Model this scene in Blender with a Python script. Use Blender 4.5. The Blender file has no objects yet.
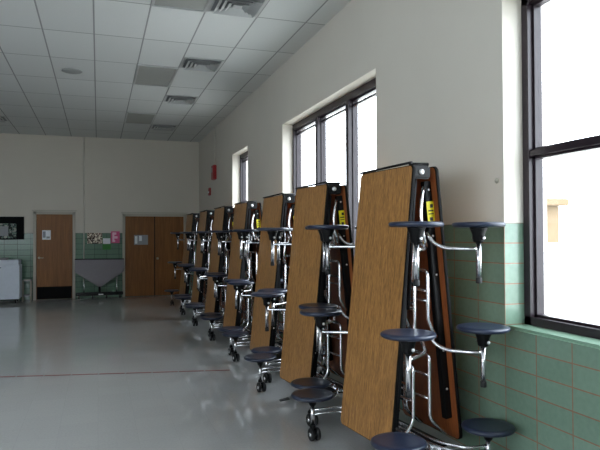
import bpy, bmesh, math, random
from mathutils import Vector, Matrix
random.seed(7)
SC = bpy.context.scene
C = SC.collection
EYE = 1.605; W = 2.636; D = 16.54; CZ = 4.188; XL = -7.5; YR = -3.6
TT = 1.685; RH = 0.13977; BW = 0.3048; Y0 = 3.448
V = Vector

# ------------------------------------------------------------------ materials
MATS = {}
def newmat(name):
    m = bpy.data.materials.new(name); m.use_nodes = True
    MATS[name] = m
    nt = m.node_tree
    return m, nt, nt.nodes['Principled BSDF']
def lin(c):
    return tuple((x/12.92 if x <= .04045 else ((x+.055)/1.055)**2.4) for x in [v/255 for v in c])+(1,)
def plain(name, rgb, rough=.5, metal=0, bump=0, bscale=200, var=.06, spec=.5, coat=0):
    m, nt, b = newmat(name)
    N = nt.nodes; L = nt.links
    tc = N.new('ShaderNodeTexCoord')
    n = N.new('ShaderNodeTexNoise'); n.inputs['Scale'].default_value = bscale/10; n.inputs['Detail'].default_value = 3
    L.new(tc.outputs['Object'], n.inputs['Vector'])
    mx = N.new('ShaderNodeMix'); mx.data_type = 'RGBA'
    c = lin(rgb)
    mx.inputs['A'].default_value = tuple(max(0, v*(1-var)) for v in c[:3])+(1,)
    mx.inputs['B'].default_value = tuple(min(1, v*(1+var)) for v in c[:3])+(1,)
    L.new(n.outputs['Fac'], mx.inputs['Factor'])
    L.new(mx.outputs['Result'], b.inputs['Base Color'])
    b.inputs['Roughness'].default_value = rough; b.inputs['Metallic'].default_value = metal
    b.inputs['Specular IOR Level'].default_value = spec
    b.inputs['Coat Weight'].default_value = coat
    if bump:
        n2 = N.new('ShaderNodeTexNoise'); n2.inputs['Scale'].default_value = bscale
        L.new(tc.outputs['Object'], n2.inputs['Vector'])
        bp = N.new('ShaderNodeBump'); bp.inputs['Strength'].default_value = bump; bp.inputs['Distance'].default_value = .002
        L.new(n2.outputs['Fac'], bp.inputs['Height']); L.new(bp.outputs['Normal'], b.inputs['Normal'])
    return m
def wood(name, dark, light, rough=.4, sx=46, sz=1.6, spec=.5):
    m, nt, b = newmat(name)
    N = nt.nodes; L = nt.links
    tc = N.new('ShaderNodeTexCoord'); oi = N.new('ShaderNodeObjectInfo')
    ad = N.new('ShaderNodeVectorMath'); ad.operation = 'ADD'
    mul = N.new('ShaderNodeMath'); mul.operation = 'MULTIPLY'; mul.inputs[1].default_value = 37
    L.new(oi.outputs['Random'], mul.inputs[0])
    L.new(tc.outputs['Object'], ad.inputs[0]); L.new(mul.outputs[0], ad.inputs[1])
    mp = N.new('ShaderNodeMapping'); mp.inputs['Scale'].default_value = (sx, sx, sz)
    L.new(ad.outputs[0], mp.inputs['Vector'])
    n1 = N.new('ShaderNodeTexNoise'); n1.inputs['Scale'].default_value = 1.0; n1.inputs['Detail'].default_value = 5; n1.inputs['Roughness'].default_value = .65; n1.inputs['Distortion'].default_value = .6
    L.new(mp.outputs['Vector'], n1.inputs['Vector'])
    mp2 = N.new('ShaderNodeMapping'); mp2.inputs['Scale'].default_value = (sx*4, sx*4, sz*3)
    L.new(ad.outputs[0], mp2.inputs['Vector'])
    n2 = N.new('ShaderNodeTexNoise'); n2.inputs['Scale'].default_value = 1.0; n2.inputs['Detail'].default_value = 2
    L.new(mp2.outputs['Vector'], n2.inputs['Vector'])
    avg = N.new('ShaderNodeMath'); avg.operation = 'MULTIPLY_ADD'; avg.inputs[1].default_value = .45
    L.new(n2.outputs['Fac'], avg.inputs[0])
    h = N.new('ShaderNodeMath'); h.operation = 'MULTIPLY'; h.inputs[1].default_value = .55
    L.new(n1.outputs['Fac'], h.inputs[0]); L.new(h.outputs[0], avg.inputs[2])
    r = N.new('ShaderNodeValToRGB')
    r.color_ramp.elements[0].position = .36; r.color_ramp.elements[0].color = lin(dark)
    r.color_ramp.elements[1].position = .62; r.color_ramp.elements[1].color = lin(light)
    L.new(avg.outputs[0], r.inputs['Fac']); L.new(r.outputs['Color'], b.inputs['Base Color'])
    b.inputs['Roughness'].default_value = rough; b.inputs['Specular IOR Level'].default_value = spec
    return m

def wall_material(name, tile_a, tile_b, paint, grout=(158, 120, 98), spec=.5):
    """cream paint above a green glazed stacked-tile dado; pale brick outside the window frames"""
    m, nt, b = newmat(name); N = nt.nodes; L = nt.links
    g = N.new('ShaderNodeNewGeometry'); sp = N.new('ShaderNodeSeparateXYZ'); L.new(g.outputs['Position'], sp.inputs[0])
    s = N.new('ShaderNodeMath'); s.operation = 'ADD'; L.new(sp.outputs['X'], s.inputs[0]); L.new(sp.outputs['Y'], s.inputs[1])
    s2 = N.new('ShaderNodeMath'); s2.operation = 'ADD'; s2.inputs[1].default_value = 60*BW-(W+Y0); L.new(s.outputs[0], s2.inputs[0])
    z2 = N.new('ShaderNodeMath'); z2.operation = 'ADD'; z2.inputs[1].default_value = 12*RH-TT+RH*4; L.new(sp.outputs['Z'], z2.inputs[0])
    cb = N.new('ShaderNodeCombineXYZ'); L.new(s2.outputs[0], cb.inputs[0]); L.new(z2.outputs[0], cb.inputs[1])
    br = N.new('ShaderNodeTexBrick'); br.offset = 0; br.squash = 1
    L.new(cb.outputs[0], br.inputs['Vector'])
    br.inputs['Scale'].default_value = 1; br.inputs['Brick Width'].default_value = BW; br.inputs['Row Height'].default_value = RH
    br.inputs['Mortar Size'].default_value = .0045; br.inputs['Mortar Smooth'].default_value = .3
    br.inputs['Color1'].default_value = lin(tile_a); br.inputs['Color2'].default_value = lin(tile_b); br.inputs['Mortar'].default_value = lin(grout); b.inputs['Specular IOR Level'].default_value = spec
    n = N.new('ShaderNodeTexNoise'); n.inputs['Scale'].default_value = 30; n.inputs['Detail'].default_value = 4
    L.new(g.outputs['Position'], n.inputs['Vector'])
    mo = N.new('ShaderNodeMix'); mo.data_type = 'RGBA'; mo.blend_type = 'MULTIPLY'; mo.inputs['Factor'].default_value = .25
    L.new(br.outputs['Color'], mo.inputs['A']); L.new(n.outputs['Fac'], mo.inputs['B'])
    n2 = N.new('ShaderNodeTexNoise'); n2.inputs['Scale'].default_value = 1.3; n2.inputs['Detail'].default_value = 3
    L.new(g.outputs['Position'], n2.inputs['Vector'])
    pm = N.new('ShaderNodeMix'); pm.data_type = 'RGBA'
    c = lin(paint)
    pm.inputs['A'].default_value = tuple(v*.95 for v in c[:3])+(1,); pm.inputs['B'].default_value = tuple(min(1, v*1.05) for v in c[:3])+(1,)
    L.new(n2.outputs['Fac'], pm.inputs['Factor'])
    up = N.new('ShaderNodeMath'); up.operation = 'GREATER_THAN'; up.inputs[1].default_value = TT; L.new(sp.outputs['Z'], up.inputs[0])
    mix = N.new('ShaderNodeMix'); mix.data_type = 'RGBA'
    L.new(up.outputs[0], mix.inputs['Factor']); L.new(mo.outputs['Result'], mix.inputs['A']); L.new(pm.outputs['Result'], mix.inputs['B'])
    # outdoor pale brick
    b2 = N.new('ShaderNodeTexBrick'); L.new(cb.outputs[0], b2.inputs['Vector'])
    b2.inputs['Scale'].default_value = 1; b2.inputs['Brick Width'].default_value = .21; b2.inputs['Row Height'].default_value = .075; b2.inputs['Mortar Size'].default_value = .006
    b2.inputs['Color1'].default_value = lin((226, 218, 214)); b2.inputs['Color2'].default_value = lin((212, 202, 200)); b2.inputs['Mortar'].default_value = lin((176, 172, 172))
    ox = N.new('ShaderNodeMath'); ox.operation = 'GREATER_THAN'; ox.inputs[1].default_value = W+.2; L.new(sp.outputs['X'], ox.inputs[0])
    mix2 = N.new('ShaderNodeMix'); mix2.data_type = 'RGBA'
    L.new(ox.outputs[0], mix2.inputs['Factor']); L.new(mix.outputs['Result'], mix2.inputs['A']); L.new(b2.outputs['Color'], mix2.inputs['B'])
    L.new(mix2.outputs['Result'], b.inputs['Base Color'])
    rr = N.new('ShaderNodeMath'); rr.operation = 'MAXIMUM'; L.new(up.outputs[0], rr.inputs[0]); L.new(ox.outputs[0], rr.inputs[1])
    rg = N.new('ShaderNodeMapRange'); rg.inputs['To Min'].default_value = .16; rg.inputs['To Max'].default_value = .55
    L.new(rr.outputs[0], rg.inputs['Value']); L.new(rg.outputs['Result'], b.inputs['Roughness'])
    # joints recessed
    inv = N.new('ShaderNodeMath'); inv.operation = 'MULTIPLY_ADD'; inv.inputs[1].default_value = -1; inv.inputs[2].default_value = 1; L.new(br.outputs['Fac'], inv.inputs[0])
    mk = N.new('ShaderNodeMath'); mk.operation = 'MAXIMUM'; L.new(inv.outputs[0], mk.inputs[0]); L.new(rr.outputs[0], mk.inputs[1])
    n3 = N.new('ShaderNodeTexNoise'); n3.inputs['Scale'].default_value = 12; L.new(g.outputs['Position'], n3.inputs['Vector'])
    hh = N.new('ShaderNodeMath'); hh.operation = 'MULTIPLY_ADD'; hh.inputs[1].default_value = .25; L.new(n3.outputs['Fac'], hh.inputs[0]); L.new(mk.outputs[0], hh.inputs[2])
    bp = N.new('ShaderNodeBump'); bp.inputs['Strength'].default_value = .35; bp.inputs['Distance'].default_value = .004
    L.new(hh.outputs[0], bp.inputs['Height']); L.new(bp.outputs['Normal'], b.inputs['Normal'])
    return m
WALL = wall_material('painted_wall_with_tile_dado', (122, 148, 130), (131, 157, 139), (208, 202, 191))
WALLB = wall_material('dimmed_back_wall_with_tile_dado', (112, 140, 122), (120, 147, 129), (204, 197, 185), (70, 76, 72), .25)  # tile and paint set darker to imitate far-end dimness; dark grout is its own

def ceiling_material():
    m, nt, b = newmat('ceiling_tiles'); N = nt.nodes; L = nt.links
    g = N.new('ShaderNodeNewGeometry'); mp = N.new('ShaderNodeMapping')
    mp.inputs['Location'].default_value = (.665+.61*40, -6.84+1.22*40, 0)
    L.new(g.outputs['Position'], mp.inputs['Vector'])
    br = N.new('ShaderNodeTexBrick'); br.offset = 0; br.squash = 1
    L.new(mp.outputs['Vector'], br.inputs['Vector'])
    br.inputs['Scale'].default_value = 1; br.inputs['Brick Width'].default_value = .61; br.inputs['Row Height'].default_value = 1.22
    br.inputs['Mortar Size'].default_value = .010; br.inputs['Mortar Smooth'].default_value = .1
    br.inputs['Color1'].default_value = lin((222, 224, 223)); br.inputs['Color2'].default_value = lin((228, 230, 229)); br.inputs['Mortar'].default_value = lin((158, 160, 160))
    n = N.new('ShaderNodeTexNoise'); n.inputs['Scale'].default_value = 90; n.inputs['Detail'].default_value = 3
    L.new(g.outputs['Position'], n.inputs['Vector'])
    mo = N.new('ShaderNodeMix'); mo.data_type = 'RGBA'; mo.blend_type = 'MULTIPLY'; mo.inputs['Factor'].default_value = .18
    L.new(br.outputs['Color'], mo.inputs['A']); L.new(n.outputs['Fac'], mo.inputs['B'])
    L.new(mo.outputs['Result'], b.inputs['Base Color']); b.inputs['Roughness'].default_value = .8
    bp = N.new('ShaderNodeBump'); bp.inputs['Strength'].default_value = .3; bp.inputs['Distance'].default_value = .003
    L.new(br.outputs['Fac'], bp.inputs['Height']); L.new(bp.outputs['Normal'], b.inputs['Normal'])
    return m
LOWBOUNCE = plain('low_bounce_dark', (104, 96, 88), .7)  # unseen left wall, coloured dark to cut bounce onto the back wall
CEIL = ceiling_material()

def floor_material():
    m, nt, b = newmat('polished_vinyl_floor'); N = nt.nodes; L = nt.links
    g = N.new('ShaderNodeNewGeometry')
    br = N.new('ShaderNodeTexBrick'); br.offset = 0; br.squash = 1
    L.new(g.outputs['Position'], br.inputs['Vector'])
    br.inputs['Scale'].default_value = 1; br.inputs['Brick Width'].default_value = .305; br.inputs['Row Height'].default_value = .305
    br.inputs['Mortar Size'].default_value = .0015
    br.inputs['Color1'].default_value = lin((197, 198, 198)); br.inputs['Color2'].default_value = lin((200, 201, 201)); br.inputs['Mortar'].default_value = lin((190, 191, 190))
    n = N.new('ShaderNodeTexNoise'); n.inputs['Scale'].default_value = 55; n.inputs['Detail'].default_value = 5; n.inputs['Roughness'].default_value = .7
    L.new(g.outputs['Position'], n.inputs['Vector'])
    mo = N.new('ShaderNodeMix'); mo.data_type = 'RGBA'; mo.blend_type = 'MULTIPLY'; mo.inputs['Factor'].default_value = .3
    L.new(br.outputs['Color'], mo.inputs['A']); L.new(n.outputs['Fac'], mo.inputs['B'])
    L.new(mo.outputs['Result'], b.inputs['Base Color'])
    n2 = N.new('ShaderNodeTexNoise'); n2.inputs['Scale'].default_value = 1.1; n2.inputs['Detail'].default_value = 4
    L.new(g.outputs['Position'], n2.inputs['Vector'])
    mr = N.new('ShaderNodeMapRange'); mr.inputs['To Min'].default_value = .04; mr.inputs['To Max'].default_value = .11
    L.new(n2.outputs['Fac'], mr.inputs['Value']); L.new(mr.outputs['Result'], b.inputs['Roughness'])
    n3 = N.new('ShaderNodeTexNoise'); n3.inputs['Scale'].default_value = 3; L.new(g.outputs['Position'], n3.inputs['Vector'])
    bp = N.new('ShaderNodeBump'); bp.inputs['Strength'].default_value = .02; bp.inputs['Distance'].default_value = .006; b.inputs['Specular IOR Level'].default_value = .75
    L.new(n3.outputs['Fac'], bp.inputs['Height']); L.new(bp.outputs['Normal'], b.inputs['Normal'])
    return m
FLOOR = floor_material()

OAK = wood('oak_laminate', (106, 70, 34), (182, 132, 76), .38, 62, 1.1)
UNDER = wood('dark_brown_underside', (124, 64, 32), (156, 88, 46), .45, 20, 2)
DOORW = wood('door_veneer', (116, 72, 36), (142, 94, 50), .4, 14, .9, spec=.25)
BLACK = plain('black_metal', (10, 10, 11), .45, spec=.2)
MATTE = plain('matte_black', (14, 14, 15), .8, spec=.15)
RUBBER = plain('black_rubber', (16, 16, 17), .6)
EDGE = plain('black_edge', (10, 9, 9), .6, spec=.12)
CHROME = plain('chrome', (222, 222, 225), .24, 1, var=.02)
STEEL = plain('bolt_steel', (225, 225, 225), .3, .6)
SEAT = plain('navy_plastic', (34, 42, 62), .32, bump=.15, bscale=400)
YELLOW = plain('yellow_label', (236, 222, 30), .5)
INK = plain('black_ink', (25, 25, 20), .6)
FRAME = plain('dark_bronze_frame', (42, 33, 39), .3, spec=.35)
TRIMW = plain('putty_door_frame', (178, 172, 158), .5)
CONDUIT = plain('painted_conduit', (214, 209, 198), .4)
WHITEPL = plain('white_enamel', (205, 212, 224), .4)
SILL = plain('green_glazed_sill', (128, 158, 138), .14)
RED = plain('red_enamel', (150, 30, 34), .4)
REDTAPE = plain('red_line', (124, 46, 54), .5)
GREYLAM = plain('grey_laminate', (128, 122, 128), .5)
LENS = plain('grey_light_lens', (160, 161, 157), .5, bump=.3)
VENTM = plain('vent_metal', (190, 192, 192), .35, .3)
DARKHOLE = plain('vent_dark', (140, 142, 144), .7)
PAPER = plain('white_paper', (244, 246, 250), .7)
PAPERG = plain('grey_paper', (150, 152, 156), .7)
PINK = plain('pink_paper', (214, 96, 140), .7)
PINKL = plain('pale_pink_paper', (246, 206, 222), .7)
GREENP = plain('green_paper', (60, 132, 56), .7)
BRASS = plain('satin_metal', (190, 180, 160), .3, .9)
PILLAR = plain('tan_brick', (112, 94, 70), .8, bscale=40, var=.15)
CONC = plain('pale_concrete', (196, 194, 188), .9, bscale=30)
GRILLE = plain('grey_grille', (158, 160, 160), .6)

def speckle(name, cols, scale):
    m, nt, b = newmat(name); N = nt.nodes; L = nt.links
    tc = N.new('ShaderNodeTexCoord'); v = N.new('ShaderNodeTexNoise'); v.inputs['Scale'].default_value = scale; v.inputs['Detail'].default_value = 1
    L.new(tc.outputs['Object'], v.inputs['Vector'])
    r = N.new('ShaderNodeValToRGB'); r.color_ramp.interpolation = 'CONSTANT'
    r.color_ramp.elements[0].position = 0; r.color_ramp.elements[0].color = lin(cols[0])
    r.color_ramp.elements[1].position = .47; r.color_ramp.elements[1].color = lin(cols[1])
    for p, c in zip((.53, .6), cols[2:]):
        e = r.color_ramp.elements.new(p); e.color = lin(c)
    L.new(v.outputs['Fac'], r.inputs['Fac']); L.new(r.outputs['Color'], b.inputs['Base Color']); b.inputs['Roughness'].default_value = .7
    return m
SPOTTED = speckle('spotted_paper', [(70, 52, 44), (246, 236, 212), (104, 60, 52), (250, 242, 224)], 20)
COLLAGE = speckle('pinned_papers', [(30, 36, 34), (120, 142, 128), (60, 74, 76), (168, 172, 160)], 9)

def glass():
    m, nt, b = newmat('window_glass'); N = nt.nodes; L = nt.links
    N.remove(b)
    t = N.new('ShaderNodeBsdfTransparent'); t.inputs['Color'].default_value = (.96, .97, .98, 1)
    gl = N.new('ShaderNodeBsdfGlossy'); gl.inputs['Roughness'].default_value = .02
    lw = N.new('ShaderNodeLayerWeight'); lw.inputs['Blend'].default_value = .5
    pw = N.new('ShaderNodeMath'); pw.operation = 'POWER'; pw.inputs[1].default_value = 5; L.new(lw.outputs['Facing'], pw.inputs[0])
    fr = N.new('ShaderNodeMath'); fr.operation = 'MULTIPLY_ADD'; fr.inputs[1].default_value = .5; fr.inputs[2].default_value = .025; L.new(pw.outputs[0], fr.inputs[0])
    mx = N.new('ShaderNodeMixShader'); L.new(fr.outputs[0], mx.inputs[0]); L.new(t.outputs[0], mx.inputs[1]); L.new(gl.outputs[0], mx.inputs[2])
    L.new(mx.outputs[0], N['Material Output'].inputs['Surface'])
    return m
GLASS = glass()

# ------------------------------------------------------------------ mesh helpers
def box(bm, lo, hi, mi=0):
    vs = [bm.verts.new((x, y, z)) for x in (lo[0], hi[0]) for y in (lo[1], hi[1]) for z in (lo[2], hi[2])]
    for f in ((0, 1, 3, 2), (4, 6, 7, 5), (0, 4, 5, 1), (2, 3, 7, 6), (0, 2, 6, 4), (1, 5, 7, 3)):
        fa = bm.faces.new([vs[i] for i in f]); fa.material_index = mi
    return vs
def bevel_all(bm, w, seg=2):
    bmesh.ops.bevel(bm, geom=list(bm.edges), offset=w, segments=seg, affect='EDGES', clamp_overlap=True)
def bbox(lo, hi, w=.004, seg=2):
    bm = bmesh.new(); box(bm, lo, hi); bmesh.ops.recalc_face_normals(bm, faces=bm.faces); bevel_all(bm, w, seg); return bm
def fillet(pts, r=.05, n=5):
    pts = [V(p) for p in pts]; out = [pts[0]]
    for i in range(1, len(pts)-1):
        a, b, c = pts[i-1], pts[i], pts[i+1]
        d1 = (a-b); d2 = (c-b); rr = min(r, d1.length*.45, d2.length*.45)
        p = b+d1.normalized()*rr; q = b+d2.normalized()*rr
        for k in range(n+1):
            t = k/n; out.append(p*(1-t)**2+b*2*t*(1-t)+q*t*t)
    out.append(pts[-1]); return out
def tube(bm, pts, r, n=10, bend=.05):
    pts = fillet(pts, bend) if len(pts) > 2 else [V(p) for p in pts]
    rings = []
    d = (pts[1]-pts[0]).normalized()
    u = d.orthogonal().normalized()
    for i, p in enumerate(pts):
        t = (pts[min(i+1, len(pts)-1)]-pts[max(i-1, 0)]).normalized()
        u = (u-t*u.dot(t)).normalized(); w = t.cross(u)
        rings.append([bm.verts.new(p+(u*math.cos(2*math.pi*k/n)+w*math.sin(2*math.pi*k/n))*r) for k in range(n)])
    for a, b in zip(rings, rings[1:]):
        for k in range(n):
            f = bm.faces.new((a[k], a[(k+1) % n], b[(k+1) % n], b[k])); f.smooth = True
    bm.faces.new(rings[0][::-1]); bm.faces.new(rings[-1])
def lathe(bm, prof, o=(0, 0, 0), axis='Z', n=24):
    o = V(o); rings = []
    def P(r, h, a):
        c, s = math.cos(a)*r, math.sin(a)*r
        return o+{'Z': V((c, s, h)), 'Y': V((c, h, s)), 'X': V((h, c, s))}[axis]
    for r, h in prof:
        rings.append([bm.verts.new(P(max(r, 1e-4), h, 2*math.pi*k/n)) for k in range(n)])
    for a, b in zip(rings, rings[1:]):
        for k in range(n):
            f = bm.faces.new((a[k], a[(k+1) % n], b[(k+1) % n], b[k])); f.smooth = True
    bm.faces.new(rings[0][::-1]); bm.faces.new(rings[-1])
def obj(name, bm, mats, parent=None, **props):
    bmesh.ops.recalc_face_normals(bm, faces=bm.faces)
    me = bpy.data.meshes.new(name); bm.to_mesh(me); bm.free()
    for m in (mats if isinstance(mats, (list, tuple)) else [mats]): me.materials.append(m)
    o = bpy.data.objects.new(name, me); C.objects.link(o)
    if parent is not None: o.parent = parent
    for k, v in props.items(): o[k] = v
    return o
def mk(f, *a, **k):
    bm = bmesh.new(); f(bm, *a, **k); return bm
def thing(name, label, cat, loc=(0, 0, 0), rz=0, group=None):
    o = bpy.data.objects.new(name, None); C.objects.link(o); o.empty_display_size = .1
    o.location = loc; o.rotation_euler = (0, 0, rz); o['label'] = label; o['category'] = cat
    if group: o['group'] = group
    return o
def tag(o, label, cat, group=None):
    o['label'] = label; o['category'] = cat
    if group: o['group'] = group
    return o
def struct(name, bm, m, parent=None):
    o = obj(name, bm, m, parent)
    if parent is None: o['kind'] = 'structure'
    return o
def copy_tree(o, parent=None):
    c = o.copy(); C.objects.link(c)
    if parent is not None: c.parent = parent
    for ch in KIDS.get(o.name, []): copy_tree(ch, c)
    return c
KIDS = {}
def index_kids():
    KIDS.clear()
    for o in bpy.data.objects:
        if o.parent: KIDS.setdefault(o.parent.name, []).append(o)

# ------------------------------------------------------------------ room shell
struct('floor', mk(box, (XL-.3, YR-.3, -.2), (W+.1, D+.3, 0)), FLOOR)
struct('ceiling', mk(box, (XL-.3, YR-.3, CZ), (W+.36, D+.3, CZ+.15)), CEIL)
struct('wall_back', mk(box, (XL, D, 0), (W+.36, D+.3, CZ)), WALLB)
WIN = [(.2, Y0), (5.43, 8.65), (10.86, 12.22)]
WB, WT = .986, 3.28
bm = bmesh.new()
ys = [YR]+[v for w in WIN for v in w]+[D]
for a, b in zip(ys[0::2], ys[1::2]): box(bm, (W, a, 0), (W+.36, b, CZ))
for a, b in WIN:
    box(bm, (W, a, 0), (W+.36, b, WB-.02)); box(bm, (W, a, WT), (W+.36, b, CZ))
struct('wall_right', bm, WALL)
for i, (a, b) in enumerate(WIN):
    bm = bmesh.new(); box(bm, (W-.006, a, WB-.02), (W+.36, b, WB))
    es = [e for e in bm.edges if all(abs(v.co.x-(W-.006)) < 1e-5 for v in e.verts) and all(abs(v.co.z-WB) < 1e-5 for v in e.verts)]
    bmesh.ops.bevel(bm, geom=es, offset=.018, segments=4, affect='EDGES')
    struct('trim_%d' % (i+1), bm, SILL)
# unseen left and rear walls; their windows are guessed, chosen for the light they give
def wall_with_openings(name, axis, at, a0, a1, wins, z0, z1, th):
    bm = bmesh.new()
    def bx(s0, s1, lo, hi):
        if s1-s0 < 1e-4: return
        if axis == 'x': box(bm, (min(at, at+th), s0, lo), (max(at, at+th), s1, hi))
        else: box(bm, (s0, min(at, at+th), lo), (s1, max(at, at+th), hi))
    e = [a0]+[v for w in wins for v in w]+[a1]
    for s0, s1 in zip(e[0::2], e[1::2]): bx(s0, s1, 0, CZ)
    for s0, s1 in wins: bx(s0, s1, 0, z0); bx(s0, s1, z1, CZ)
    return struct(name, bm, WALL if axis == 'y' else LOWBOUNCE)
LWIN = [(-3.3, -.1), (.6, 3.0)]
RWIN = [(-7.2, -2.9)]
wall_with_openings('wall_left', 'x', XL, YR, D, LWIN, WB, WT, -.3)
wall_with_openings('wall_rear', 'y', YR, XL, W+.36, RWIN, WB, WT, -.3)

# windows in the right wall: frame (top level), panes, mullions
def window(n, y0, y1, mull, bars):
    x0, x1 = W+.16, W+.275
    bm = bmesh.new()
    fw = .062
    for lo, hi in (((x0, y0, WB), (x1, y0+fw, WT)), ((x0, y1-fw, WB), (x1, y1, WT)), ((x0, y0, WB), (x1, y1, WB+.055)), ((x0, y0, WT-.085), (x1, y1, WT))):
        box(bm, lo, hi)
    w = struct('window_%d' % n, bm, FRAME)
    for m in mull:
        obj('mullion', mk(box, (x0-.012, m-.04, WB+.07), (x1, m+.04, WT-.08)), FRAME, w)
    edges = [y0+fw]+[v for m in mull for v in (m-.04, m+.04)]+[y1-fw]
    for a, b in zip(edges[0::2], edges[1::2]):
        zs = [WB+.055]+[v for z in bars for v in (z-.02, z+.02)]+[WT-.085]
        for z in bars:
            obj('transom_bar', mk(box, (x0+.005, a, z-.02), (x1, b, z+.02)), FRAME, w)
        for lo, hi in zip(zs[0::2], zs[1::2]):
            bm = bmesh.new(); s = .018; xx0, xx1 = x0+.04, x1-.02
            for l, h in (((xx0, a, lo), (xx1, a+s, hi)), ((xx0, b-s, lo), (xx1, b, hi)), ((xx0, a, lo), (xx1, b, lo+s)), ((xx0, a, hi-s), (xx1, b, hi))): box(bm, l, h)
            sh = obj('sash', bm, FRAME, w)
            obj('glass_pane', mk(box, (x0+.068, a+s, lo+s), (x0+.074, b-s, hi-s)), GLASS, sh)
        if not bars:
            obj('sash_rail', mk(box, (x0+.05, a, WT-.156), (x1-.03, b, WT-.130)), FRAME, w)
window(1, .2, Y0, [1.82], [2.16])
window(2, 5.43, 8.65, [6.52, 7.57], [])
window(3, 10.86, 12.22, [], [])
def plain_window(n, axis, at, s0, s1):
    bm = bmesh.new(); f = .07; m = (s0+s1)/2
    for a, b, lo, hi in ((s0, s0+f, WB, WT), (s1-f, s1, WB, WT), (s0, s1, WB, WB+f), (s0, s1, WT-f, WT), (m-.04, m+.04, WB, WT)):
        if axis == 'x': box(bm, (at, a, lo), (at+.07, b, hi))
        else: box(bm, (a, at, lo), (b, at+.07, hi))
    w = struct('window_%d' % n, bm, FRAME)
    for a, b in ((s0+f, m-.04), (m+.04, s1-f)):
        g = (at+.03, a, WB+f), (at+.036, b, WT-f)
        if axis == 'y': g = (a, at+.03, WB+f), (b, at+.036, WT-f)
        obj('glass_pane', mk(box, *g), GLASS, w)
for i, (a, b) in enumerate(LWIN): plain_window(4+i, 'x', XL-.22, a, b)
for i, (a, b) in enumerate(RWIN): plain_window(6+i, 'y', YR-.22, a, b)

# outside
struct('ground', mk(box, (W+.36, -20, -.35), (60, 60, -.05)), CONC)
struct('washout_wall', mk(box, (7.6, 3, -.05), (7.8, 14, 1.45)), CONC)  # added pale wall, stands in for the blown-out white below the pillar top
p = thing('gate_pillar', 'tan brick pillar with a flat cap outside, seen low through the big near window', 'pillar', (8.2, 9.6, -.05))
obj('shaft', bbox((-.24, -.22, 0), (.24, .2, 2.2), .01), PILLAR, p)
obj('cap', bbox((-.3, -.42, 2.2), (.3, .24, 2.33), .015), PILLAR, p)

# ------------------------------------------------------------------ doors on the back wall
def lever(parent, x, z, y, side=1):
    bm = bmesh.new()
    lathe(bm, [(.03, 0), (.03, -.01), (.014, -.014), (.012, -.05)], (x, y, z), 'Y', 14)
    tube(bm, [(x, y-.045, z), (x+.11*side, y-.05, z)], .009, 8)
    return obj('door_handle', bm, BRASS, parent)
DY = D-.03
d1 = struct('door_1', bbox((-1.485, DY, .012), (-.63, D+.004, 2.165), .003), DOORW)
obj('kick_plate', bbox((-1.47, DY-.006, .015), (-.645, DY+.002, .325), .002), MATTE, d1)
lever(d1, -1.42, 1.06, DY, 1)
bm = bmesh.new()
for lo, hi in (((-1.555, D-.07, 0), (-1.49, D+.01, 2.235)), ((-.625, D-.07, 0), (-.56, D+.01, 2.235)), ((-1.555, D-.07, 2.17), (-.56, D+.01, 2.235))): box(bm, lo, hi)
struct('trim_4', bm, TRIMW)
struct('trim_5', bbox((-1.59, D-.04, 2.25), (-.53, D+.01, 2.275), .003), TRIMW)
d2 = struct('door_2', bbox((.675, DY, .012), (1.426, D+.004, 2.125), .003), DOORW)
d3 = struct('door_3', bbox((1.446, DY, .012), (2.205, D+.004, 2.125), .003), DOORW)
struct('trim_8', mk(box, (1.424, DY-.004, .012), (1.448, D+.002, 2.125)), MATTE)  # black strip painting the shade in the gap between the leaves
bm = bmesh.new(); lathe(bm, [(.03, 0), (.03, -.008), (.012, -.012), (.012, -.035), (.028, -.042), (.03, -.06), (.012, -.07)], (1.505, DY, 1.0), 'Y', 16)
obj('door_knob', bm, BRASS, d3)
bm = bmesh.new()
for lo, hi in (((.605, D-.07, 0), (.67, D+.01, 2.195)), ((2.21, D-.07, 0), (2.275, D+.01, 2.195)), ((.605, D-.07, 2.13), (2.275, D+.01, 2.195))): box(bm, lo, hi)
struct('trim_6', bm, TRIMW)
struct('trim_7', bbox((.57, D-.04, 2.21), (2.31, D+.01, 2.235), .003), TRIMW)

def paper(name, x0, x1, z0, z1, y, m, label, cat):
    return tag(obj(name, bbox((x0, y-.004, z0), (x1, y, z1), .001, 1), m), label, cat)
n1 = paper('door_notice', -1.35, -1.15, 1.52, 1.76, DY, PAPER, 'small pale notice pinned on the single wooden door', 'notice')
obj('printed_block', mk(box, (-1.335, DY-.0055, 1.57), (-1.27, DY-.0035, 1.73)), PAPERG, n1)
obj('printed_block', mk(box, (-1.25, DY-.0055, 1.55), (-1.17, DY-.0035, 1.6)), PAPERG, n1)
n2 = paper('door_notice', .90, 1.26, 1.37, 1.63, DY, PAPERG, 'grey notice with white marks on the left leaf of the double door', 'notice')
obj('white_mark', mk(box, (.92, DY-.0055, 1.40), (.985, DY-.0035, 1.60)), PAPER, n2)
obj('white_mark', mk(box, (1.03, DY-.0055, 1.47), (1.10, DY-.0035, 1.61)), PAPER, n2)
WY = D-.001
po = paper('wall_poster', -.27, .10, 1.41, 1.69, WY, SPOTTED, 'beige and brown spotted paper taped on the green tiles between the doors', 'poster')
po = paper('wall_poster', .105, .31, 1.25, 1.56, WY, GREENP, 'green card with white upper half taped on the green tiles', 'poster')
obj('white_panel', mk(box, (.115, WY-.0065, 1.40), (.30, WY-.0035, 1.55)), PAPER, po)
po = paper('wall_poster', .315, .535, 1.42, 1.73, WY, PINK, 'pink poster with a pale blotch taped at the top of the green tiles', 'poster')
bm = bmesh.new()
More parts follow.
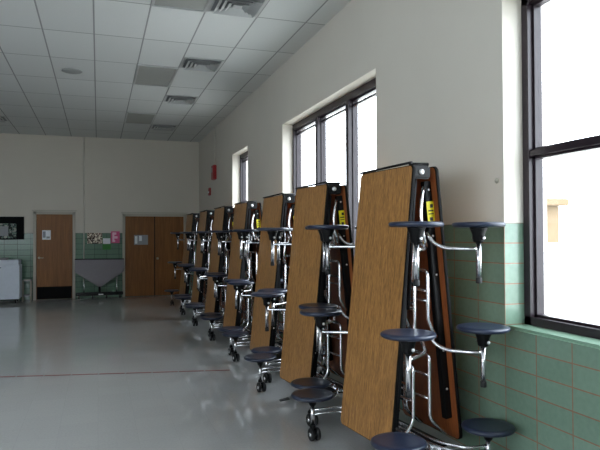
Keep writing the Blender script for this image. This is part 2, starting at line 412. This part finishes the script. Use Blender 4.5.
for lo, hi in (((.35, 1.5), (.40, 1.70)), ((.38, 1.64), (.45, 1.70)), ((.38, 1.54), (.48, 1.60)), ((.35, 1.45), (.42, 1.50))):
    box(bm, (lo[0], WY-.0065, lo[1]), (hi[0], WY-.0035, hi[1]))
obj('pale_figure', bm, PINKL, po)
# framed board at left
b = thing('display_board', 'black framed display board of pinned papers on the wall left of the single door', 'board', (-2.4, D, 0))
bm = bmesh.new()
for lo, hi in (((-.62, -.09, 1.53), (-.44, 0, 2.10)), ((.46, -.09, 1.53), (.625, 0, 2.10)), ((-.44, -.09, 1.93), (.46, 0, 2.10)), ((-.44, -.09, 1.53), (.46, 0, 1.56))): box(bm, lo, hi)
obj('frame', bm, MATTE, b)
obj('backing', mk(box, (-.44, -.035, 1.56), (.46, -.002, 1.93)), COLLAGE, b)
obj('pinned_sheet', mk(box, (.0, -.04, 1.62), (.27, -.034, 1.86)), PAPERG, b)
obj('pinned_sheet', mk(box, (-.36, -.04, 1.60), (-.1, -.034, 1.88)), PAPERG, b)
# conduits and alarm
tag(obj('wall_conduit', mk(tube, [(-.354, D-.02, .95), (-.354, D-.02, CZ-.002)], .016, 8), CONDUIT), 'thin pale conduit running down the back wall from the ceiling', 'conduit')
tag(obj('wall_conduit', mk(tube, [(W-.02, 14.1, 3.28), (W-.02, 14.1, CZ-.002)], .016, 8), CONDUIT), 'thin pale conduit on the window wall from ceiling to the red alarm', 'conduit')
a = thing('fire_alarm', 'red fire alarm strobe box high on the window wall near the corner', 'alarm', (W+.004, 14.1, 2.93))
obj('housing', bbox((-.09, -.13, 0), (0, .13, .34), .012), RED, a)
obj('strobe_lens', bbox((-.11, -.05, .17), (-.088, .05, .28), .006), LENS, a)
a = thing('pull_station', 'small red pull station on the window wall below the alarm box', 'alarm', (W+.004, 14.8, 2.60))
obj('housing', bbox((-.05, -.09, 0), (0, .09, .19), .01), RED, a)
obj('pull_handle', bbox((-.065, -.06, .06), (-.048, .06, .1), .004), PAPER, a)
bm = bmesh.new(); lathe(bm, [(.02, 0), (.02, -.006), (.012, -.012), (.011, -.016), (.002, -.018)], (W, 3.52, 1.98), 'X', 12)
tag(obj('wall_hook', bm, TRIMW), 'tiny round hook on the painted wall beside the big near window', 'hook')

# ------------------------------------------------------------------ ceiling fittings
def ceiling_light(x0, y0, label):
    t = thing('ceiling_light', label, 'light', (x0, y0, CZ), 0, 'unlit lights in the ceiling grid')
    bm = bmesh.new(); w, l = .61, 1.22; f = .03
    for lo, hi in (((0, 0), (f, l)), ((w-f, 0), (w, l)), ((f, 0), (w-f, f)), ((f, l-f), (w-f, l))): box(bm, (lo[0], lo[1], -.016), (hi[0], hi[1], .0))
    obj('light_frame', bm, VENTM, t)
    obj('diffuser', mk(box, (f, f, -.008), (w-f, l-f, .0)), LENS, t)
for r, lab in ((-1, 'unlit grey ceiling light nearest the camera, cut by the top of the photo'), (2, 'unlit grey ceiling light in the middle of its row, halfway to the back wall'), (5, 'unlit grey ceiling light closest to the back wall')):
    ceiling_light(.555, 6.84+1.22*r, lab)
def vent(x0, y0, label):
    t = thing('ceiling_vent', label, 'vent', (x0+.305, y0+.305, CZ), 0, 'square air diffusers in the ceiling')
    bm = bmesh.new()
    def ring(r0, r1, z0, z1):
        c = [(1, 1), (-1, 1), (-1, -1), (1, -1)]
        a = [bm.verts.new((x*r0, y*r0, z0)) for x, y in c]; b = [bm.verts.new((x*r1, y*r1, z1)) for x, y in c]
        a2 = [bm.verts.new((x*(r0-.004), y*(r0-.004), z0+.006)) for x, y in c]; b2 = [bm.verts.new((x*(r1-.004), y*(r1-.004), z1+.006)) for x, y in c]
        for k in range(4):
            j = (k+1) % 4
            for q in ((a[k], a[j], b[j], b[k]), (a2[k], b2[k], b2[j], a2[j]), (a[k], a2[k], a2[j], a[j]), (b[k], b[j], b2[j], b2[k])): bm.faces.new(q)
    ring(.300, .262, -.006, -.010)
    obj('vent_frame', bm, VENTM, t)
    bm = bmesh.new()
    obj('backing', mk(box, (-.262, -.262, -.004), (.262, .262, -.0005)), DARKHOLE, t)
    for r in (.235, .175, .115):
        bm = bmesh.new(); ring(r, r-.048, -.045, -.012); obj('louver', bm, VENTM, t)
    obj('center_plate', mk(box, (-.05, -.05, -.03), (.05, .05, -.022)), VENTM, t)
for x, y, lab in ((1.165, 6.23, 'square louvered ceiling vent nearest the camera at the top of the photo'), (1.165, 8.67, 'second square ceiling vent from the camera along the window wall'),
                  (1.165, 11.11, 'third square ceiling vent from the camera along the window wall'), (1.165, 14.16, 'square ceiling vent closest to the back corner by the window wall'),
                  (-2.495, 14.16, 'square ceiling vent near the back wall at the far left edge')):
    vent(x, y, lab)
s = thing('ceiling_speaker', 'round grey speaker grille flush in a ceiling tile at left', 'speaker', (-.39, 9.97, CZ))
obj('grille', mk(lathe, [(.13, 0), (.13, -.010), (.09, -.016), (.01, -.02)], n=32), GRILLE, s)
obj('trim_ring', mk(lathe, [(.13, 0), (.155, 0), (.155, -.006), (.14, -.014), (.13, -.014)], n=32), GRILLE, s)

# ------------------------------------------------------------------ folded stool tables
L0, ZB, ZT = 1.89, .19, 2.07
XB, XT = .297, .105
def pp(side, s, y, d):
    """point on a leaning half table: s up the panel, y along its edge, d inward from the outer face"""
    n = V((XT-XB, 0, ZT-ZB)).normalized()            # up along the right panel, leaning inward
    inn = V((-n.z, 0, n.x))
    q = V((XB, 0, ZB))+n*s+inn*d
    return V((q.x*side, y, q.z))
def panel_bm(side, hw, r, d0, d1, grow=0):
    bm = bmesh.new(); ring = []
    cs = [(hw-r, r, -90), (hw-r, L0-r, 0), (-hw+r, L0-r, 90), (-hw+r, r, 180)]
    for cy, cs_, a0 in cs:
        for k in range(7):
            a = math.radians(a0+15*k); ring.append((cy+(r+grow)*math.cos(a), cs_+(r+grow)*math.sin(a)))
    return bm, ring
def panel(side, d0, d1):
    bm, ring = panel_bm(side, .34, .032, d0, d1)
    A = [bm.verts.new(pp(side, s, y, d0)) for y, s in ring]; B = [bm.verts.new(pp(side, s, y, d1)) for y, s in ring]
    f = bm.faces.new(A); f.material_index = 0
    f = bm.faces.new(B); f.material_index = 1
    n = len(A)
    for k in range(n):
        f = bm.faces.new((A[k], A[(k+1) % n], B[(k+1) % n], B[k])); f.material_index = 1
    return bm
def band(side, d0, d1):
    bm, r0 = panel_bm(side, .34, .032, d0, d1); _, r1 = panel_bm(side, .34, .032, d0, d1, .006); _.free()
    Q = [[bm.verts.new(pp(side, s, y, d)) for y, s in r] for r, d in ((r0, d0-.001), (r1, d0+.004), (r1, d1-.004), (r0, d1+.001))]
    n = len(r0)
    for a, b in zip(Q, Q[1:]+Q[:1]):
        for k in range(n):
            f = bm.faces.new((a[k], a[(k+1) % n], b[(k+1) % n], b[k])); f.smooth = True
    return bm
def rail(side, s0, s1, y0, y1, d0, d1):
    bm = bmesh.new()
    vs = [bm.verts.new(pp(side, s, y, d)) for s in (s0, s1) for y in (y0, y1) for d in (d0, d1)]
    for f in ((0, 1, 3, 2), (4, 6, 7, 5), (0, 4, 5, 1), (2, 3, 7, 6), (0, 2, 6, 4), (1, 5, 7, 3)): bm.faces.new([vs[i] for i in f])
    bmesh.ops.recalc_face_normals(bm, faces=bm.faces)
    bevel_all(bm, .005); return bm
SEAT_Z = (1.668, .992, .345)
SEAT_X = {-1: (-.265, -.33, -.405), 1: (.225, .255, .29)}
SY = .60
def build_table():
    t = thing('folding_table', 'x', 'table', (0, 0, 0))
    for side in (-1, 1):
        tp = obj('tabletop', panel(side, 0, .028), [OAK, UNDER], t)
        obj('edge_band', band(side, 0, .028), EDGE, tp)
        for y in (-.26, .26):
            r = obj('support_rail', rail(side, .14, 1.80, y-.025, y+.025, .028, .085 if side > 0 else .09), BLACK, t)
            if y < 0:
                for s in (.35, .62, 1.15, 1.42, 1.74):
                    q = pp(side, s, y, .055); bm = bmesh.new(); lathe(bm, [(.003, -.0305), (.008, -.0285), (.008, -.024)], (q.x, q.y, q.z), 'Y', 8)
                    obj('rivet', bm, STEEL, r)
            if side > 0 and y < 0:
                lb = obj('caution_label', rail(side, 1.505, 1.66, y-.030, y-.0255, .026, .088), YELLOW, r)
                bm = bmesh.new()
                for s0, s1, d0, d1 in ((1.615, 1.64, .035, .06), (1.59, 1.60, .035, .078), (1.57, 1.577, .035, .078), (1.525, 1.55, .045, .07)):
                    vs = [pp(side, s, y-.0312, d) for s, d in ((s0, d0), (s0, d1), (s1, d1), (s1, d0))]
                    bm.faces.new([bm.verts.new(v) for v in vs])
                obj('printed_marks', bm, INK, lb)
    # hinge heads at both ends with the round bolt
    for e in (-1, 1):
        h = obj('hinge_bracket', bbox((-.10, min(e*.27, e*.335), 1.985), (.05, max(e*.27, e*.335), 2.075), .012), BLACK, t)
        obj('hinge_arm', mk(tube, [(-.06, e*.30, 2.0), (-.075, e*.29, 1.7), (-.11, e*.28, 1.1)], .016, 8), BLACK, t)
        bm = bmesh.new(); lathe(bm, [(.020, 0), (.020, -e*-.008), (.014, e*.014), (.001, e*.016)], (-.03, e*.335, 2.03), 'Y', 16)
        obj('hinge_bolt', bm, STEEL, h)
        obj('hinge_pin', mk(tube, [(-.10, e*.30, 2.082), (.05, e*.30, 2.088)], .012, 8), BLACK, t)
    obj('torsion_bar', mk(tube, [(-.115, .33, 2.08), (-.105, -.33, 2.092)], .009, 8), BLACK, t)
    obj('torsion_bar', mk(tube, [(.0, .31, 2.065), (.0, -.31, 2.065)], .014, 8), BLACK, t)
    # chrome U legs with rungs, folded into the gap
    for e in (-1, 1):
        ya, yb = e*.285, e*.01
        def ladder(x0, x1, zt, zb, name, foot):
            bm = bmesh.new()
            def X(z): return x0+(x1-x0)*(zt-z)/(zt-zb)
            tube(bm, [(X(zb)-foot, ya+e*-.0, zb-.05), (X(zb), ya, zb+.06), (X(zt), ya, zt), (X(zt), yb, zt), (X(zb), yb, zb+.06), (X(zb)-foot, yb, zb-.05)], .0125, 10, .05)
            for zr in (zt-.14, zb+.2):
                tube(bm, [(X(zr), ya, zr), (X(zr), yb, zr)], .0095, 8)
            obj(name, bm, CHROME, t)
        ladder(.05, .05, 1.36, .95, 'leg_frame', -.07)
        ladder(.06, .06, .78, .28, 'leg_frame', -.13)
        ladder(-.06, -.06, 1.28, .90, 'leg_frame', .07)
        ladder(-.075, -.075, .72, .28, 'leg_frame', .1)
        # curved lift link at the top
        obj('lift_link', mk(tube, [(.02, e*.29, 1.93), (-.015, e*.315, 1.86), (-.03, e*.32, 1.74), (-.01, e*.315, 1.62), (.04, e*.29, 1.52)], .013, 10, .07), CHROME, t)
        obj('lift_link', mk(tube, [(-.06, e*.27, 1.72), (-.07, e*.3, 1.5), (-.09, e*.3, 1.3)], .012, 10, .07), CHROME, t)
    obj('base_rail', mk(tube, [(-.03, -.45, .205), (-.03, .45, .205)], .011, 8), CHROME, t)
    obj('base_rail', mk(tube, [(.03, -.45, .185), (.03, .45, .185)], .011, 8), CHROME, t)
    obj('black_slab', bbox((-.20, -.30, .14), (.20, .30, .165), .006), BLACK, t)  # flat black slab across the bottom of the gap
    # stools
    protos = {}
    for side in (-1, 1):
        for e in (-1, 1):
            for lv in range(3):
                zs = SEAT_Z[lv]; x = SEAT_X[side][lv]; y = e*SY; low = lv == 2
                def mesh_of(key, f, m):
                    if key not in protos:
                        o = obj(key.split(':')[0], f(), m); protos[key] = o.data; bpy.data.objects.remove(o)
                    o = bpy.data.objects.new(key.split(':')[0], protos[key]); C.objects.link(o); return o
                st = mesh_of('seat', lambda: mk(lathe, [(.02, -.016), (.13, -.016), (.158, -.014), (.168, -.006), (.17, .004), (.166, .012), (.155, .017), (.12, .0155), (.03, .013), (.002, .0128)], n=40), SEAT)
                st.parent = t; st.location = (x, y, zs)
                def hub():
                    bm = bmesh.new(); lathe(bm, [(.06, -.015), (.055, -.03), (.042, -.06), (.036, -.105), (.03, -.115)], n=16)
                    for q in (-1, 1): lathe(bm, [(.014, 0), (.014, q*.05)], (0, 0, -.085), 'Y', 10)
                    return bm
                def hub_low():
                    return mk(lathe, [(.06, -.015), (.052, -.03), (.034, -.05), (.026, -.075), (.022, -.08)], n=16)
                h = mesh_of('seat_hub:low', hub_low, BLACK) if low else mesh_of('seat_hub', hub, BLACK)
                h.parent = st
                def bolt():
                    return mk(lathe, [(.004, -.058), (.010, -.056), (.011, -.05), (.011, .05), (.010, .056), (.004, .058)], (0, 0, -.085), 'Y', 10)
                if not low:
                    b_ = mesh_of('hub_bolt', bolt, STEEL); b_.parent = st
                if not low:
                    s_ = mesh_of('stem', lambda: mk(lathe, [(.0175, -.11), (.0175, -.345)], n=12), CHROME); s_.parent = st
                    f_ = mesh_of('foot_cap', lambda: mk(lathe, [(.016, -.34), (.020, -.345), (.021, -.375), (.018, -.38)], n=12), RUBBER); f_.parent = st
                    az = -.155
                    sx, ix = .0, 0
                    # arm from the gap between the panels, out and across to the stem
                    ax = (.035*side)-x
                    def arm(ax=ax, e=e, x=x, side=side):
                        return mk(tube, [(ax, -e*.30, -.05), (ax+.01*side, -e*.24, -.12), (ax+.05*side, -e*.16, az), (-.06*side if abs(ax) > .1 else ax*.3, -e*.03, az), (0, 0, az)], .0125, 10, .06)
                    a_ = mesh_of('arm:%d%d%d' % (side, e, lv), arm, CHROME); a_.parent = st
                else:
                    s_ = mesh_of('stem:low', lambda: mk(lathe, [(.0175, -.07), (.0175, -.235)], n=12), CHROME); s_.parent = st
                    def fork():
                        bm = bmesh.new(); lathe(bm, [(.02, -.225), (.024, -.235), (.024, -.25), (.01, -.255)], n=12)
                        vs = box(bm, (-.012, -.045, -.30), (.012, .0, -.245)); 
                        tube(bm, [(-.042, -.03, -.295), (.042, -.03, -.295)], .008, 8); return bm
                    k_ = mesh_of('caster_fork', fork, BLACK); k_.parent = st
                    for q in (-1, 1):
                        w_ = mesh_of('caster_wheel:%d' % q, lambda: mk(lathe, [(.02, q*.012), (.044, q*.012), (.05, q*.017), (.05, q*.033), (.044, q*.038), (.022, q*.038), (.018, q*.03)], (0, -.03, -.295), 'X', 24), RUBBER); w_.parent = st
                        c_ = mesh_of('wheel_cap:%d' % q, lambda: mk(lathe, [(.02, q*.03), (.017, q*.040), (.004, q*.043)], (0, -.03, -.295), 'X', 14), CHROME); c_.parent = st
                    for dz, r in ((-.115, .011), (-.150, .011)):
                        ax = (.03*side)-x
                        def arm(dz=dz, ax=ax, e=e, side=side):
                            return mk(tube, [(0, 0, dz), (ax*.62, -e*.01, dz), (ax, -e*.20, dz), (ax, -e*.62, dz)], .010, 8, .09)
                        a_ = mesh_of('arm:%d%d%d%d' % (side, e, lv, int(-dz*1000)), arm, CHROME); a_.parent = st
    return t
TABLES = [(2.065, 3.91, 5.9, 'folded wooden stool table nearest the camera, closest to the big near window'),
          (2.05, 5.46, 6, 'second folded stool table from the camera, below the three pane window'),
          (2.11, 6.99, 4, 'third folded stool table from the camera, just past the three pane window'),
          (2.08, 8.59, 2, 'fourth folded stool table from the camera, the middle one of the line'),
          (2.07, 10.17, 3, 'fifth folded stool table from the camera, under the narrow far window'),
          (2.06, 11.75, 2, 'sixth folded stool table from the camera, last but one before the back wall'),
          (2.04, 13.45, 3, 'folded stool table farthest away, in front of the double door by the corner')]
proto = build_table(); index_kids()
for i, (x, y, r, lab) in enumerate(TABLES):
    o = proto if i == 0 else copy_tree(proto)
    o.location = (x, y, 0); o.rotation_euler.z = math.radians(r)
    o['label'] = lab; o['group'] = 'folded stool tables along the window wall'

# ------------------------------------------------------------------ things at the back
g = thing('flip_top_table', 'grey folded flip-top table with pointed lower edge standing against the green tiles', 'table', (.035, D-.28, 0))
bm = bmesh.new(); prof = [(-.60, 1.015), (.60, 1.005), (.60, .71), (.57, .67), (.04, .31), (-.04, .31), (-.57, .67), (-.60, .71)]
A = [bm.verts.new((x, -.03, z)) for x, z in prof]; B = [bm.verts.new((x, .0, z)) for x, z in prof]
bm.faces.new(A); bm.faces.new(B)
for k in range(len(A)): bm.faces.new((A[k], A[(k+1) % len(A)], B[(k+1) % len(A)], B[k]))
bmesh.ops.recalc_face_normals(bm, faces=bm.faces)
bmesh.ops.bevel(bm, geom=list(bm.edges), offset=.006, segments=2, affect='EDGES')
gt = obj('tabletop', bm, GREYLAM, g)
obj('edge_band', mk(tube, [(-.60, -.015, 1.015), (.60, -.015, 1.005)], .018, 8), EDGE, gt)
obj('column', mk(tube, [(0, .03, .10), (0, .03, .95)], .03, 10), BLACK, g)
for x in (-.38, .42): obj('leg', mk(tube, [(x, .03, .10), (x, .03, .55)], .014, 8), CHROME, g)
obj('base_bar', bbox((-.58, -.03, .085), (.58, .09, .165), .01), BLACK, g)
for x in (-.5, -.17, .17, .5):
    c = obj('caster', mk(lathe, [(.015, -.018), (.036, -.018), (.04, -.01), (.04, .01), (.036, .018), (.015, .018)], (x, .03, .04), 'X', 18), RUBBER, g)
    obj('caster_bracket', bbox((x-.03, -.02, .045), (x-.02, .08, .09), .003), CHROME, c)
obj('brake_pedal', bbox((-.03, -.07, .10), (.09, -.028, .125), .004), STEEL, g)

c = thing('rolling_cart', 'white enamel cart on casters standing left of the single door', 'cart', (-2.32, D-.42, 0))
obj('body', bbox((-.52, -.28, .10), (.52, .28, .92), .008), WHITEPL, c)
obj('lid', bbox((-.54, -.30, .925), (.50, .29, 1.04), .012), WHITEPL, c)
dp = obj('drawer_front', bbox((-.5, -.29, .80), (.32, -.278, .90), .004), WHITEPL, c)
obj('drawer_handle', mk(tube, [(-.3, -.285, .86), (-.3, -.32, .86), (.12, -.32, .86), (.12, -.285, .86)], .009, 8, .02), BLACK, dp)
obj('base_skirt', bbox((-.50, -.26, .075), (.50, .26, .105), .004), BLACK, c)
for x in (-.43, .43):
    for y in (-.2, .2):
        obj('caster', mk(lathe, [(.012, -.014), (.034, -.014), (.038, -.008), (.038, .008), (.034, .014), (.012, .014)], (x, y, .038), 'X', 16), RUBBER, c)
tag(obj('serving_tray', bbox((-2.55, D-.60, 1.041), (-2.08, D-.30, 1.085), .012), GREYLAM), 'small grey tray lying on top of the white cart', 'tray')
s = thing('step_stool', 'low pale metal stand between the white cart and the single door', 'stand', (-1.68, D-.2, 0))
bm = bmesh.new()
for y in (-.12, .12):
    tube(bm, [(-.09, y, .0), (-.09, y, .52), (.09, y, .52), (.09, y, .0)], .013, 8, .03)
obj('frame', bm, TRIMW, s)
obj('top_shelf', bbox((-.1, -.13, .5), (.1, .13, .525), .004), PAPERG, s)
obj('low_shelf', bbox((-.09, -.12, .12), (.09, .12, .15), .004), PAPERG, s)

# floor line and scrap
bm = bmesh.new()
P0, P1 = V((1.49, 7.08, 0)), V((-5.0, 8.45, 0)); dd = (P1-P0); n = dd.normalized(); w = V((-n.y, n.x, 0))*.018
s = 0; Lt = dd.length
while s < Lt:
    e = min(Lt, s+.29); a = P0+n*s; b = P0+n*e
    vs = [bm.verts.new(q+V((0, 0, z))) for z in (.0003, .0016) for q in (a-w, b-w, b+w, a+w)]
    for f in ((3, 2, 1, 0), (4, 5, 6, 7), (0, 1, 5, 4), (1, 2, 6, 5), (2, 3, 7, 6), (3, 0, 4, 7)): bm.faces.new([vs[i] for i in f])
    s += .305
tag(obj('floor_stripe', bm, REDTAPE), 'thin red line running across the shiny floor', 'line')
q = thing('paper_scrap', 'dark scrap of paper lying on the floor by the second folded table', 'scrap', (1.72, 5.62, 0), .4)
bm = bmesh.new(); pts = [(-.06, -.02, .002), (.05, -.025, .004), (.07, .02, .010), (-.04, .025, .003)]
top = [bm.verts.new((x, y, z+.003)) for x, y, z in pts]; bot = [bm.verts.new((x, y, 0.0003)) for x, y, z in pts]
bm.faces.new(top); bm.faces.new(bot[::-1])
for k in range(4): bm.faces.new((bot[k], bot[(k+1) % 4], top[(k+1) % 4], top[k]))
obj('sheet', bm, INK, q)

# ------------------------------------------------------------------ light
wd = bpy.data.worlds.new('overcast_sky'); SC.world = wd; wd.use_nodes = True
bg = wd.node_tree.nodes['Background']
bg.inputs['Color'].default_value = (.86, .94, 1.0, 1); bg.inputs['Strength'].default_value = 4.0
def portal(name, loc, rot, sx, sy):
    l = bpy.data.lights.new(name, 'AREA'); l.shape = 'RECTANGLE'; l.size = sx; l.size_y = sy; l.cycles.is_portal = True
    o = bpy.data.objects.new(name, l); C.objects.link(o); o.location = loc; o.rotation_euler = rot
zc = (WB+WT)/2; hz = WT-WB; R = math.pi/2
for a, b in WIN: portal('window_portal', (W+.35, (a+b)/2, zc), (0, R, 0), hz, b-a)
for a, b in LWIN: portal('window_portal', (XL-.29, (a+b)/2, zc), (0, -R, 0), hz, b-a)
for a, b in RWIN: portal('window_portal', ((a+b)/2, YR-.29, zc), (R, 0, math.pi), b-a, hz)

# ------------------------------------------------------------------ camera
cam = bpy.data.cameras.new('camera'); co = bpy.data.objects.new('camera', cam); C.objects.link(co)
cam.sensor_fit = 'HORIZONTAL'; cam.sensor_width = 36; cam.lens = 36*599.585/600; cam.clip_start = .05; cam.clip_end = 300
yaw, pit, rol = .3245041, .0171429, -.0041434
F = V((math.sin(yaw)*math.cos(pit), math.cos(yaw)*math.cos(pit), math.sin(pit)))
R0 = V((math.cos(yaw), -math.sin(yaw), 0)); U0 = R0.cross(F)
Rt = R0*math.cos(rol)+U0*math.sin(rol); Up = -R0*math.sin(rol)+U0*math.cos(rol)
Rt, Up = R0*math.cos(rol)-U0*math.sin(rol)*-1, U0*math.cos(rol)-R0*math.sin(rol)
M = Matrix((Rt, Up, -F)).transposed().to_4x4(); M.translation = V((0, 0, EYE))
co.matrix_world = M
SC.camera = co
SC.view_settings.view_transform = 'Standard'; SC.view_settings.look = 'None'; SC.view_settings.gamma = 1; SC.view_settings.use_curve_mapping = False
SC.view_settings.exposure = 1.45
SC.cycles.use_denoising = True
SC.cycles.max_bounces = 10; SC.cycles.diffuse_bounces = 6; SC.cycles.transparent_max_bounces = 12
SC.cycles.caustics_reflective = False; SC.cycles.caustics_refractive = False
